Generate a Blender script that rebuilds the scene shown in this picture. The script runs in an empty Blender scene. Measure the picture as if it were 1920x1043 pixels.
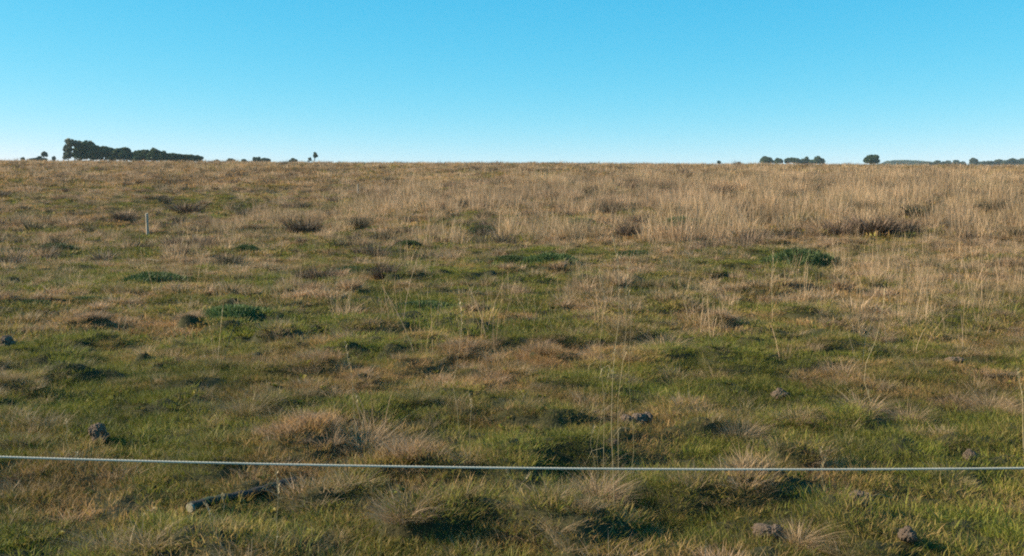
import bpy, math, random
import numpy as np
from mathutils import Vector, Matrix

# ------------------------------------------------------------------ camera, sky, sun, exposure
S = bpy.context.scene
C = S.collection
F = 1884.0                      # focal length in photograph pixels (1920 wide)
EYE = 2.00
PITCH = math.atan((521.5 - 355.0) / F)
cam_d = bpy.data.cameras.new("camera")
cam = bpy.data.objects.new("camera", cam_d)
C.objects.link(cam)
cam_d.sensor_fit = 'HORIZONTAL'
cam_d.sensor_width = 36.0
cam_d.lens = 36.0 * F / 1920.0
cam_d.clip_start = 0.05
cam_d.clip_end = 12000.0
cam.location = (0, 0, EYE)
cam.rotation_euler = (math.pi / 2 - PITCH, 0, 0)
S.camera = cam

SUN_EL = math.radians(24.0)
SUN_AZ = math.radians(-86.0)    # measured from +Y towards +X: low sun on the left, a little beyond the camera
W = bpy.data.worlds.new("World")
S.world = W
W.use_nodes = True
nt = W.node_tree
nt.nodes.clear()
sky = nt.nodes.new("ShaderNodeTexSky")
sky.sky_type = 'NISHITA'
sky.sun_disc = False
sky.sun_elevation = SUN_EL
sky.sun_rotation = SUN_AZ
sky.altitude = 100
sky.air_density = 0.6
sky.dust_density = 0.0
sky.ozone_density = 8.0
# the camera's own colour response to the clear blue sky, the same in every direction
sep = nt.nodes.new("ShaderNodeSeparateColor"); com = nt.nodes.new("ShaderNodeCombineColor")
nt.links.new(sky.outputs[0], sep.inputs[0])
for ch, (gam, mul) in enumerate(((1.70, 7.5), (0.54, 1.39), (0.30, 1.12))):
    q = nt.nodes.new("ShaderNodeMath"); q.operation = 'MULTIPLY'; q.inputs[1].default_value = 0.1
    p = nt.nodes.new("ShaderNodeMath"); p.operation = 'POWER'; p.inputs[1].default_value = gam
    w = nt.nodes.new("ShaderNodeMath"); w.operation = 'MULTIPLY'; w.inputs[1].default_value = mul * 10
    nt.links.new(sep.outputs[ch], q.inputs[0]); nt.links.new(q.outputs[0], p.inputs[0])
    nt.links.new(p.outputs[0], w.inputs[0]); nt.links.new(w.outputs[0], com.inputs[ch])
bg = nt.nodes.new("ShaderNodeBackground")
bg.inputs[1].default_value = 0.050
wo = nt.nodes.new("ShaderNodeOutputWorld")
nt.links.new(com.outputs[0], bg.inputs[0])
nt.links.new(bg.outputs[0], wo.inputs[0])

sd = bpy.data.lights.new("sun", 'SUN')
sd.energy = 5.0
sd.angle = math.radians(0.5)
sd.color = (1.0, 0.86, 0.64)
sun = bpy.data.objects.new("sun", sd)
C.objects.link(sun)
sdir = Vector((math.sin(SUN_AZ) * math.cos(SUN_EL), math.cos(SUN_AZ) * math.cos(SUN_EL), math.sin(SUN_EL)))
sun.rotation_euler = sdir.to_track_quat('Z', 'Y').to_euler()

S.view_settings.view_transform = 'Standard'
S.view_settings.look = 'None'
S.view_settings.exposure = 1.0
S.view_settings.gamma = 1.0
S.view_settings.use_curve_mapping = False
S.render.engine = 'CYCLES'
S.cycles.max_bounces = 5
S.cycles.diffuse_bounces = 2
S.cycles.glossy_bounces = 1
S.cycles.transmission_bounces = 3
S.cycles.transparent_max_bounces = 4
S.cycles.volume_bounces = 0
S.cycles.use_denoising = False
S.cycles.pixel_filter_type = 'BLACKMAN_HARRIS'
S.cycles.filter_width = 2.0

random.seed(7)
RNG = np.random.default_rng(11)

# ------------------------------------------------------------------ numeric helpers
_T = np.random.default_rng(5).random((256, 256))


def vnoise(x, y, s, o=0):
    """smooth value noise, 0..1, feature size s metres"""
    x = np.asarray(x, float) / s + 17.3 * o + 1000.0
    y = np.asarray(y, float) / s + 9.7 * o + 1000.0
    xi = np.floor(x).astype(int); yi = np.floor(y).astype(int)
    fx = x - xi; fy = y - yi
    fx = fx * fx * (3 - 2 * fx); fy = fy * fy * (3 - 2 * fy)
    a = _T[xi & 255, yi & 255]; b = _T[(xi + 1) & 255, yi & 255]
    c = _T[xi & 255, (yi + 1) & 255]; d = _T[(xi + 1) & 255, (yi + 1) & 255]
    return (a * (1 - fx) + b * fx) * (1 - fy) + (c * (1 - fx) + d * fx) * fy


def fbm(x, y, s, o=0, n=3):
    t = 0; a = 1; w = 0
    for k in range(n):
        t = t + a * vnoise(x, y, s / 2.03 ** k, o + k * 3.1); w += a; a *= 0.55
    return t / w


def sstep(a, b, x):
    t = np.clip((np.asarray(x, float) - a) / (b - a), 0, 1)
    return t * t * (3 - 2 * t)


CAMR = np.array(cam.rotation_euler.to_matrix())


def project(x, y, z):
    """world -> photograph pixel"""
    p = np.stack([np.asarray(x, float), np.asarray(y, float), np.asarray(z, float) - EYE], 0)
    q = CAMR.T @ p.reshape(3, -1)
    d = np.maximum(-q[2], 1e-3)
    return 960 + F * q[0] / d, 521.5 - F * q[1] / d


def ray(u, v):
    return CAMR @ np.array([(u - 960) / F, -(v - 521.5) / F, -1.0])


def macro(x, y):
    x = np.asarray(x, float); y = np.asarray(y, float)
    left = sstep(6, -16, x)
    z = 4.62 * sstep(18 + 22 * left, 122, y)                       # a long slope up to the crest
    z = z - 0.45 * np.exp(-((y - 36) / 15.0) ** 2) * left          # shallow dip on the left
    z = z - 0.0055 * x * sstep(40, 115, y)
    # beyond the crest the land goes on rising a little less steeply than the line of sight
    z = z + 0.0200 * np.maximum(0, y - 135) * sstep(120, 200, y)
    z = z - 0.9 * sstep(2.6, 0.2, y) * 0.3
    near = np.exp(-(np.hypot(x, y) / 400.0) ** 2)
    z = z + 0.16 * (fbm(x, y, 6.5, 1) - 0.5) * sstep(1.5, 6, y) * near
    return z


def micro(x, y):
    """hummocks and tussock mounds of a grazed pasture"""
    r = np.hypot(x, y)
    fade = 1 - sstep(110, 220, r)
    hum = hummock(x, y)
    b = fbm(x, y, 0.36, 13, 3)
    c = vnoise(x, y, 0.10, 23)
    return (0.17 * hum + 0.13 * (b - 0.5) + 0.035 * (c - 0.5)) * fade


def hummock(x, y):
    return sstep(0.47, 0.80, fbm(x, y, 0.52, 7, 2)) * (0.35 + 0.65 * sstep(0.3, 0.7, vnoise(x, y, 2.6, 19)))


def ground(x, y):
    return macro(x, y) + micro(x, y)


def place(u, v, far=400.0):
    """ground point seen at photograph pixel (u, v)"""
    d = ray(u, v)
    d = d / d[1]
    ts = np.geomspace(2.0, far, 1500)
    zz = EYE + d[2] * ts
    g = macro(d[0] * ts, ts) + 0.03
    k = np.argmax(zz < g)
    if not (zz < g).any():
        k = len(ts) - 1
    t = ts[k]
    x = d[0] * t
    return float(x), float(t), float(ground(x, t))


# ------------------------------------------------------------------ mesh helpers
def mesh(name, verts, faces, mats=(), attrs=None, smooth=False, mat_idx=None):
    m = bpy.data.meshes.new(name)
    verts = np.asarray(verts, np.float32)
    if isinstance(faces, np.ndarray) and faces.ndim == 2:
        nf, k = faces.shape
        m.vertices.add(len(verts)); m.vertices.foreach_set("co", verts.ravel())
        m.loops.add(nf * k); m.loops.foreach_set("vertex_index", faces.ravel().astype(np.int32))
        m.polygons.add(nf); m.polygons.foreach_set("loop_start", np.arange(0, nf * k, k, dtype=np.int32))
        m.update(calc_edges=True)
    else:
        m.from_pydata([tuple(map(float, v)) for v in verts], [], [list(map(int, f)) for f in faces])
        m.update()
    if attrs:
        for an, av in attrs.items():
            a = m.attributes.new(an, 'FLOAT', 'POINT')
            a.data.foreach_set("value", np.asarray(av, np.float32).ravel())
    for mt in mats:
        m.materials.append(mt)
    if smooth:
        m.polygons.foreach_set("use_smooth", np.ones(len(m.polygons), bool))
    if mat_idx is not None:
        m.polygons.foreach_set("material_index", np.asarray(mat_idx, np.int32))
    return m


def link(name, m, parent=None, loc=(0, 0, 0), rz=0.0, sc=1.0):
    o = bpy.data.objects.new(name, m)
    C.objects.link(o)
    if parent is not None:
        o.parent = parent
    o.location = loc
    o.rotation_euler = (0, 0, rz)
    o.scale = (sc, sc, sc) if isinstance(sc, (int, float)) else sc
    return o


def tag(o, label=None, cat=None, group=None, kind=None):
    if label: o["label"] = label
    if cat: o["category"] = cat
    if group: o["group"] = group
    if kind: o["kind"] = kind
    return o


def blades(n, R, h, w, lean=0.5, curl=0.5, seg=2, rng=None, hvar=0.45, core=1.0, dome=0.0, stalk=False, wind=(0.0, 0.0)):
    """n grass blades rooted in a disc: returns verts, faces (tris), t, rnd"""
    rng = rng or RNG
    ang = rng.random(n) * 2 * np.pi
    rad = R * rng.random(n) ** (0.5 * core)
    bx, by = rad * np.cos(ang), rad * np.sin(ang)
    H = h * (1 - hvar + 2 * hvar * rng.random(n)) * (1 - dome * (rad / max(R, 1e-6)) ** 2)
    az = ang + rng.normal(0, 0.9, n)
    L = lean * (0.25 + 0.9 * rng.random(n)) * (0.4 + rad / max(R, 1e-6))
    cu = curl * rng.random(n)
    dx, dy = np.cos(az) + wind[0] * 2, np.sin(az) + wind[1] * 2
    fac = rng.random(n) * np.pi
    wx, wy = np.cos(fac), np.sin(fac)
    W_ = w * (0.6 + 0.8 * rng.random(n))
    rnd = rng.random(n)
    V = []; T = []
    for k in range(seg + 1):
        t = k / seg
        hz = H * (t - 0.28 * cu * t * t)
        off = H * (L * t * 0.7 + cu * t * t)
        px = bx + dx * off; py = by + dy * off
        if k < seg:
            ww = W_ * (1 - 0.55 * t) * 0.5 if not stalk else W_ * 0.5
            V.append(np.stack([px - wx * ww, py - wy * ww, hz], 1))
            V.append(np.stack([px + wx * ww, py + wy * ww, hz], 1))
            T += [np.full(n, t), np.full(n, t)]
        else:
            V.append(np.stack([px, py, hz], 1)); T.append(np.full(n, t))
    P = 2 * seg + 1
    V = np.stack(V, 1).reshape(-1, 3)
    T = np.stack(T, 1).reshape(-1)
    base = np.arange(n)[:, None] * P
    fs = []
    for k in range(seg):
        a = 2 * k
        if k < seg - 1:
            fs += [base + np.array([[a, a + 1, a + 3]]), base + np.array([[a, a + 3, a + 2]])]
        else:
            fs += [base + np.array([[a, a + 1, a + 2]])]
    Fc = np.concatenate(fs, 0)
    return V, Fc, T, np.repeat(rnd, P)


def join(parts):
    vs, fs, ts, rs = [], [], [], []
    o = 0
    for v, f, t, r in parts:
        vs.append(v); fs.append(f + o); ts.append(t); rs.append(r); o += len(v)
    return np.concatenate(vs), np.concatenate(fs), np.concatenate(ts), np.concatenate(rs)


def tube(pts, rad, sides=6):
    """swept tube along pts, rad scalar or list; returns verts, quads"""
    pts = np.asarray(pts, float); n = len(pts)
    rad = np.full(n, rad) if np.isscalar(rad) else np.asarray(rad)
    tan = np.gradient(pts, axis=0); tan /= np.linalg.norm(tan, axis=1)[:, None] + 1e-9
    ref = np.array([0.31, 0.95, 0.05]) if abs(tan[0][1]) < 0.8 else np.array([1.0, 0.1, 0.05])
    a = np.cross(tan, ref); a /= np.linalg.norm(a, axis=1)[:, None] + 1e-9
    b = np.cross(tan, a)
    th = np.arange(sides) / sides * 2 * np.pi
    V = pts[:, None, :] + rad[:, None, None] * (a[:, None, :] * np.cos(th)[None, :, None] + b[:, None, :] * np.sin(th)[None, :, None])
    V = V.reshape(-1, 3)
    q = []
    for i in range(n - 1):
        for j in range(sides):
            k = (j + 1) % sides
            q.append((i * sides + j, i * sides + k, (i + 1) * sides + k, (i + 1) * sides + j))
    return V, q


# ------------------------------------------------------------------ materials
def mat(name):
    m = bpy.data.materials.new(name)
    m.use_nodes = True
    m.node_tree.nodes.clear()
    return m, m.node_tree


def rgb(t, c):
    n = t.nodes.new("ShaderNodeRGB"); n.outputs[0].default_value = (*c, 1); return n.outputs[0]


def mixc(t, f, a, b):
    n = t.nodes.new("ShaderNodeMix"); n.data_type = 'RGBA'
    for s, val in ((0, f), (6, a), (7, b)):
        if isinstance(val, bpy.types.NodeSocket): t.links.new(val, n.inputs[s])
        elif isinstance(val, tuple): n.inputs[s].default_value = (*val, 1)
        else: n.inputs[s].default_value = val
    return n.outputs[2]


def mth(t, op, a, b=0.0, clamp=False):
    n = t.nodes.new("ShaderNodeMath"); n.operation = op; n.use_clamp = clamp
    for s, val in ((0, a), (1, b)):
        if isinstance(val, bpy.types.NodeSocket): t.links.new(val, n.inputs[s])
        else: n.inputs[s].default_value = val
    return n.outputs[0]


def attr(t, name, kind='GEOMETRY'):
    n = t.nodes.new("ShaderNodeAttribute"); n.attribute_type = kind; n.attribute_name = name
    return n.outputs['Fac']


def noise(t, scale, detail=3, rough=0.6, vec=None, out=0):
    n = t.nodes.new("ShaderNodeTexNoise"); n.inputs['Scale'].default_value = scale
    n.inputs['Detail'].default_value = detail; n.inputs['Roughness'].default_value = rough
    if vec is None:
        g = t.nodes.new("ShaderNodeNewGeometry"); vec = g.outputs['Position']
    t.links.new(vec, n.inputs['Vector'])
    return n.outputs[out]


def finish(t, col, rough=0.8, spec=0.25, trans=0.0, bump=None, bstr=0.5, bdist=0.01):
    o = t.nodes.new("ShaderNodeOutputMaterial")
    p = t.nodes.new("ShaderNodeBsdfPrincipled")
    if isinstance(col, tuple): p.inputs['Base Color'].default_value = (*col, 1)
    else: t.links.new(col, p.inputs['Base Color'])
    p.inputs['Roughness'].default_value = rough
    p.inputs['Specular IOR Level'].default_value = spec
    if bump is not None:
        b = t.nodes.new("ShaderNodeBump"); b.inputs['Strength'].default_value = bstr
        b.inputs['Distance'].default_value = bdist
        t.links.new(bump, b.inputs['Height']); t.links.new(b.outputs[0], p.inputs['Normal'])
    if trans > 0:
        tr = t.nodes.new("ShaderNodeBsdfTranslucent")
        if isinstance(col, tuple): tr.inputs[0].default_value = (*col, 1)
        else: t.links.new(col, tr.inputs[0])
        mx = t.nodes.new("ShaderNodeMixShader"); mx.inputs[0].default_value = trans
        t.links.new(p.outputs[0], mx.inputs[1]); t.links.new(tr.outputs[0], mx.inputs[2])
        t.links.new(mx.outputs[0], o.inputs[0])
    else:
        t.links.new(p.outputs[0], o.inputs[0])


def grass_mat(name, gdark, glight, ddark, dlight, tipdry=0.35, trans=0.35):
    m, t = mat(name)
    rnd = attr(t, "rnd"); tt = attr(t, "t")
    dry = attr(t, "dry", 'INSTANCER'); val = attr(t, "val", 'INSTANCER')
    g = mixc(t, rnd, gdark, glight)
    r7 = mth(t, 'FRACT', mth(t, 'MULTIPLY', rnd, 7.13))
    d = mixc(t, r7, ddark, dlight)
    f = mth(t, 'ADD', dry, mth(t, 'MULTIPLY', mth(t, 'SUBTRACT', r7, 0.5), 0.7))
    f = mth(t, 'ADD', f, mth(t, 'MULTIPLY', mth(t, 'SUBTRACT', tt, 0.5), tipdry), clamp=True)
    c = mixc(t, f, g, d)
    hs = t.nodes.new("ShaderNodeHueSaturation")
    hs.inputs['Saturation'].default_value = 1.0
    t.links.new(mth(t, 'ADD', mth(t, 'MULTIPLY', val, 0.8), 0.6), hs.inputs['Value'])
    t.links.new(c, hs.inputs['Color'])
    finish(t, hs.outputs[0], 0.62, 0.22, trans)
    return m


M_TURF = grass_mat("turf_blades", (0.050, 0.075, 0.008), (0.240, 0.235, 0.032), (0.24, 0.100, 0.042), (0.54, 0.32, 0.135))
M_DRY = grass_mat("dry_blades", (0.09, 0.09, 0.026), (0.20, 0.175, 0.055), (0.27, 0.145, 0.082), (0.64, 0.445, 0.27), 0.3)
M_CUSH = grass_mat("cushion_leaves", (0.034, 0.060, 0.018), (0.105, 0.145, 0.045), (0.06, 0.055, 0.025), (0.12, 0.13, 0.05), 0.1, 0.25)
M_SHRUB = grass_mat("shrub_twigs", (0.045, 0.048, 0.020), (0.10, 0.10, 0.042), (0.085, 0.052, 0.036), (0.24, 0.155, 0.105), 0.2, 0.15)

m, t = mat("pasture_soil")
n1 = noise(t, 2.2, 5); n2 = noise(t, 24.0, 4)
c1 = mixc(t, n1, (0.030, 0.042, 0.014), (0.085, 0.066, 0.034))
c2 = mixc(t, mth(t, 'MULTIPLY', n2, 1.0), (0.030, 0.028, 0.014), c1)
far = mixc(t, noise(t, 0.35, 5), (0.115, 0.094, 0.046), (0.21, 0.155, 0.09))
g = t.nodes.new("ShaderNodeNewGeometry"); sx = t.nodes.new("ShaderNodeSeparateXYZ")
t.links.new(g.outputs['Position'], sx.inputs[0])
mr = t.nodes.new("ShaderNodeMapRange"); mr.inputs[1].default_value = 40; mr.inputs[2].default_value = 130
t.links.new(sx.outputs[1], mr.inputs[0])
finish(t, mixc(t, mr.outputs[0], c2, far), 0.95, 0.1, bump=noise(t, 40, 5), bstr=0.8, bdist=0.02)
M_SOIL = m

m, t = mat("straw_stalk")
tc = t.nodes.new("ShaderNodeTexCoord")
finish(t, mixc(t, noise(t, 9.0, 3, vec=tc.outputs['Object']), (0.30, 0.22, 0.11), (0.52, 0.42, 0.24)), 0.55, 0.3, 0.15)
M_STRAW = m

m, t = mat("weathered_wood")
tc = t.nodes.new("ShaderNodeTexCoord"); mp = t.nodes.new("ShaderNodeMapping")
mp.inputs['Scale'].default_value = (30, 30, 2.5); t.links.new(tc.outputs['Object'], mp.inputs[0])
gn = noise(t, 1.6, 6, 0.65, vec=mp.outputs[0])
finish(t, mixc(t, gn, (0.15, 0.12, 0.09), (0.50, 0.43, 0.33)), 0.85, 0.2, bump=gn, bstr=0.8, bdist=0.01)
M_WOOD = m

m, t = mat("dark_bark")
tc = t.nodes.new("ShaderNodeTexCoord"); mp = t.nodes.new("ShaderNodeMapping")
mp.inputs['Scale'].default_value = (6, 45, 45); t.links.new(tc.outputs['Object'], mp.inputs[0])
gn = noise(t, 1.3, 6, 0.65, vec=mp.outputs[0])
mo = noise(t, 14, 4, vec=tc.outputs['Object'])
c = mixc(t, gn, (0.014, 0.012, 0.010), (0.065, 0.052, 0.042))
mr = t.nodes.new("ShaderNodeMapRange"); mr.inputs[1].default_value = 0.5; mr.inputs[2].default_value = 0.62
t.links.new(mo, mr.inputs[0])
finish(t, mixc(t, mth(t, 'MULTIPLY', mr.outputs[0], 0.6), c, (0.03, 0.06, 0.022)), 0.8, 0.25, bump=gn, bstr=1.0, bdist=0.012)
M_BARK = m

m, t = mat("cut_wood")
tc = t.nodes.new("ShaderNodeTexCoord")
finish(t, mixc(t, noise(t, 60, 4, vec=tc.outputs['Object']), (0.14, 0.12, 0.08), (0.28, 0.24, 0.17)), 0.8, 0.2)
M_CUT = m

m, t = mat("dried_earth")
tc = t.nodes.new("ShaderNodeTexCoord")
a = noise(t, 10, 6, 0.7, vec=tc.outputs['Object']); b = noise(t, 55, 5, 0.7, vec=tc.outputs['Object'])
finish(t, mixc(t, a, (0.07, 0.045, 0.03), mixc(t, b, (0.14, 0.098, 0.07), (0.46, 0.34, 0.25))), 0.95, 0.1, bump=b, bstr=1.0, bdist=0.012)
M_EARTH = m

m, t = mat("wire_strand")
tc = t.nodes.new("ShaderNodeTexCoord")
finish(t, mixc(t, noise(t, 14, 4, vec=tc.outputs['Object']), (0.34, 0.31, 0.24), (0.60, 0.54, 0.42)), 0.5, 0.4)
M_WIRE = m

m, t = mat("tree_bark")
tc = t.nodes.new("ShaderNodeTexCoord")
finish(t, mixc(t, noise(t, 3, 4, vec=tc.outputs['Object']), (0.05, 0.04, 0.03), (0.14, 0.12, 0.10)), 0.9, 0.15)
M_TRUNK = m


def leaf_mat(name, dk, lt):
    m, t = mat(name)
    finish(t, mixc(t, attr(t, "rnd"), dk, lt), 0.6, 0.25, 0.2)
    return m


M_LEAF = leaf_mat("tree_leaves", (0.016, 0.036, 0.013), (0.075, 0.110, 0.032))
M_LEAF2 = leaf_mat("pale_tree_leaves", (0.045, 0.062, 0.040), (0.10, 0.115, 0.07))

# ------------------------------------------------------------------ the ground: one sheet to the horizon
rows = np.concatenate([np.linspace(-6, 4.0, 12)[:-1], np.geomspace(4.0, 20, 340)[:-1], np.geomspace(20, 70, 260)[:-1],
                       np.geomspace(70, 220, 130)[:-1], np.geomspace(220, 1400, 40)])
cols = np.linspace(-1, 1, 641)
cols = np.sign(cols) * (0.75 * np.abs(cols) + 0.25 * np.abs(cols) ** 3)
YY, UU = np.meshgrid(rows, cols, indexing='ij')
half = 3.2 + 0.62 * np.maximum(YY, 0)
half = np.where(YY > 220, half * 1.0 + (YY - 220) * 0.3, half)
XX = UU * half
ZZ = ground(XX, YY)
nr, nc = XX.shape
idx = np.arange(nr * nc).reshape(nr, nc)
quads = np.stack([idx[:-1, :-1], idx[:-1, 1:], idx[1:, 1:], idx[1:, :-1]], -1).reshape(-1, 4)
gm = mesh("ground", np.stack([XX, YY, ZZ], -1).reshape(-1, 3), quads, [M_SOIL], smooth=True)
tag(link("ground", gm), "uneven grazed pasture ground rising gently to the horizon", None, None, "structure")


# ------------------------------------------------------------------ plant-cover maps (in terms of where the photo shows each patch of ground)
def gauss(u, v, items):
    s = np.zeros_like(u)
    for (cu, cv, su, sv, a) in items:
        s = s + a * np.exp(-((u - cu) / su) ** 2 - ((v - cv) / sv) ** 2)
    return s


TALL = [(640, 420, 110, 26, .6), (500, 420, 70, 24, .6), (400, 445, 50, 20, .3), (330, 485, 60, 14, .4), (780, 450, 60, 25, .4), (860, 480, 60, 20, .4),
        (980, 450, 60, 28, .6), (1060, 460, 50, 25, .6), (1120, 560, 70, 38, 1.0), (1200, 500, 60, 30, .4), (655, 585, 26, 28, .9),
        (560, 560, 45, 25, .5), (1290, 560, 40, 40, .5), (1350, 620, 60, 25, .5), (1640, 600, 90, 32, .9), (1740, 510, 110, 40, .9),
        (1880, 470, 70, 40, .8), (1560, 480, 90, 25, .5), (1330, 470, 90, 25, .6), (1240, 640, 50, 18, .7), (965, 690, 40, 20, .6),
        (680, 830, 80, 35, .6), (1100, 900, 60, 40, .3), (1890, 560, 40, 40, .4), (1450, 570, 50, 25, .3), (430, 500, 50, 15, .3), (1750, 560, 160, 60, .6), (1500, 560, 120, 40, .35), (1860, 640, 80, 50, .45),
        (720, 500, 80, 20, .35)]
GREEN = [(915, 425, 90, 16, .6), (1020, 490, 90, 22, .6), (740, 470, 120, 18, .3), (1490, 490, 120, 18, .6), (290, 390, 220, 14, .5),
         (120, 500, 160, 30, .35), (430, 600, 150, 30, .35), (120, 700, 260, 55, .45), (1250, 700, 120, 40, .25), (660, 680, 90, 25, .4),
         (330, 680, 200, 40, .35), (800, 620, 160, 35, .25), (1400, 760, 160, 40, .25), (1300, 960, 200, 60, .3), (1150, 830, 120, 30, .35),
         (1700, 800, 150, 40, .2), (900, 850, 120, 30, .2), (250, 860, 200, 30, .2), (1180, 400, 80, 15, .2), (1800, 900, 120, 30, .2)]
BROWN = [(1560, 690, 90, 18, .5), (1620, 740, 100, 25, .3), (700, 830, 110, 28, .5), (1380, 790, 80, 28, .35), (420, 770, 90, 18, .3),
         (560, 840, 60, 20, .4), (1120, 920, 90, 40, .35), (1880, 730, 60, 30, .5), (1330, 610, 60, 25, .4), (200, 600, 160, 20, .25),
         (330, 660, 140, 14, .25), (850, 640, 120, 16, .3), (1090, 690, 60, 12, .4), (170, 420, 160, 12, .4), (60, 900, 80, 30, .3),
         (160, 960, 80, 25, .35), (520, 1010, 90, 25, .3), (740, 990, 80, 28, .35), (1650, 430, 110, 14, .4), (1460, 1000, 60, 20, .2),
         (1720, 1000, 80, 30, .3), (600, 690, 60, 15, .3)]


def cover(x, y):
    z = macro(x, y)
    u, v = project(x, y, z)
    v0 = v
    v = v + 75 * (fbm(x, y, 5.5, 171, 3) - 0.5) * sstep(330, 370, v)
    far_r = sstep(465, 425, v + 0.02 * (1100 - u)) * sstep(980, 1200, u)
    far_c = sstep(425, 380, v) * sstep(560, 760, u) * sstep(1320, 1080, u)
    far_l = sstep(365, 335, v) * sstep(820, 600, u)
    band = np.clip(np.maximum(np.maximum(far_r, far_c), far_l), 0, 1)
    band = np.maximum(band, sstep(338, 318, v))
    v = v0
    tall = (band - 0.45 * sstep(760, 380, u) * sstep(320, 345, v) * band) * 0.95 + gauss(u, v, TALL)
    n = fbm(x, y, 1.6, 31, 3)
    n5 = fbm(x, y, 7.0, 41, 2)
    dry = 0.29 + 0.37 * band + 0.28 * np.clip(gauss(u, v, TALL), 0, 1) - 0.55 * gauss(u, v, GREEN) + 0.9 * gauss(u, v, BROWN) * (0.4 + n)
    n3 = fbm(x, y, 0.55, 37, 2)
    dry = dry + 1.5 * (n - 0.5) + 1.4 * (n3 - 0.5) + 0.5 * (n5 - 0.5) + 0.12 * sstep(560, 430, v) - 0.10 * sstep(620, 800, v) + 0.12 * sstep(760, 380, u) * sstep(450, 385, v)
    return u, v, np.clip(tall, 0, 1.4), np.clip(dry, 0, 1), band


# ------------------------------------------------------------------ scatter machinery for the grass cover
def library(name, meshes):
    col = bpy.data.collections.new(name)
    for i, m_ in enumerate(meshes):
        o = bpy.data.objects.new("%s_%02d" % (name, i), m_)
        col.objects.link(o)
    return col


def scatter(name, col, pts, rot, scl, pick, dry, val, label):
    m = mesh(name, pts, [], attrs={"dry": dry, "val": val})
    for an, av in (("rot", rot), ("scl", scl)):
        a = m.attributes.new(an, 'FLOAT_VECTOR', 'POINT'); a.data.foreach_set("vector", np.asarray(av, np.float32).ravel())
    a = m.attributes.new("pick", 'INT', 'POINT'); a.data.foreach_set("value", np.asarray(pick, np.int32))
    o = link(name, m)
    tag(o, label, None, None, "stuff")
    ng = bpy.data.node_groups.new(name + "_nodes", 'GeometryNodeTree')
    ng.interface.new_socket("Geometry", in_out='INPUT', socket_type='NodeSocketGeometry')
    ng.interface.new_socket("Geometry", in_out='OUTPUT', socket_type='NodeSocketGeometry')
    N = ng.nodes
    gi = N.new("NodeGroupInput"); go = N.new("NodeGroupOutput")
    ip = N.new("GeometryNodeInstanceOnPoints")
    ci = N.new("GeometryNodeCollectionInfo"); ci.inputs['Collection'].default_value = col
    ci.inputs['Separate Children'].default_value = True; ci.inputs['Reset Children'].default_value = True
    def na(nm, ty):
        q = N.new("GeometryNodeInputNamedAttribute"); q.data_type = ty; q.inputs[0].default_value = nm
        return q.outputs[0]
    L = ng.links
    mp_ = N.new("GeometryNodeMeshToPoints")
    L.new(gi.outputs[0], mp_.inputs[0])
    L.new(mp_.outputs[0], ip.inputs['Points'])
    L.new(ci.outputs[0], ip.inputs['Instance'])
    ip.inputs['Pick Instance'].default_value = True
    L.new(na("pick", 'INT'), ip.inputs['Instance Index'])
    L.new(na("rot", 'FLOAT_VECTOR'), ip.inputs['Rotation'])
    L.new(na("scl", 'FLOAT_VECTOR'), ip.inputs['Scale'])
    L.new(ip.outputs[0], go.inputs[0])
    md = o.modifiers.new("cover", 'NODES'); md.node_group = ng
    return o


def sample(y0, y1, per_m2):
    """random ground points in the view wedge (with a margin for a step aside); density falls as 1/y within the ring"""
    area = 0.0
    w = lambda yy: 1.6 + 0.60 * yy
    area = (w(y0) + w(y1)) * (y1 - y0)
    n = int(area * per_m2)
    y = y0 + (y1 - y0) * RNG.random(n * 2)
    x = (RNG.random(n * 2) * 2 - 1) * w(y1)
    k = np.abs(x) < w(y)
    return x[k][:n], y[k][:n]


def lay(name, col, ncol, x, y, dry, val, s0, s1, label, tilt=0.15, sink=0.0, hs=1.0):
    n = len(x)
    z = ground(x, y) - sink
    rot = np.stack([RNG.normal(0, tilt, n), RNG.normal(0, tilt, n), RNG.random(n) * 6.283], 1)
    s = s0 + (s1 - s0) * RNG.random(n)
    sc = np.stack([s, s, s * hs * (0.75 + 0.5 * RNG.random(n))], 1)
    return scatter(name, col, np.stack([x, y, z], 1), rot, sc, RNG.integers(0, ncol, n), dry, val, label)


def tuft_mesh(name, mt, *parts):
    v, f, tt, r = join([blades(*p[0], **p[1]) for p in parts])
    return mesh(name, v, f, [mt], {"t": tt, "rnd": r})


rg = np.random.default_rng(3)
turf_near = library("turf_tuft_near", [tuft_mesh("turf_near_%d" % i, M_TURF, ((110, 0.15, 0.036, 0.0034), dict(lean=1.0, curl=1.0, rng=rg, seg=2))) for i in range(6)])
turf_mid = library("turf_tuft_mid", [tuft_mesh("turf_mid_%d" % i, M_TURF, ((90, 0.26, 0.048, 0.0085), dict(lean=1.0, curl=1.0, rng=rg, seg=2))) for i in range(5)])
turf_far = library("turf_tuft_far", [tuft_mesh("turf_far_%d" % i, M_TURF, ((70, 0.42, 0.085, 0.026), dict(lean=0.9, curl=0.8, rng=rg, seg=2))) for i in range(4)])
tus_near = library("tussock_near", [tuft_mesh("tussock_near_%d" % i, M_DRY,
            ((110, 0.10, 0.085, 0.0036), dict(lean=1.0, curl=1.2, rng=rg, seg=3)),
            ((50, 0.14, 0.06, 0.0045), dict(lean=1.5, curl=1.5, rng=rg, seg=3))) for i in range(6)])
tus_far = library("tussock_far", [tuft_mesh("tussock_far_%d" % i, M_DRY,
            ((90, 0.16, 0.14, 0.014), dict(lean=0.9, curl=1.0, rng=rg, seg=2)),
            ((50, 0.20, 0.09, 0.018), dict(lean=1.3, curl=1.2, rng=rg, seg=2))) for i in range(5)])
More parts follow.
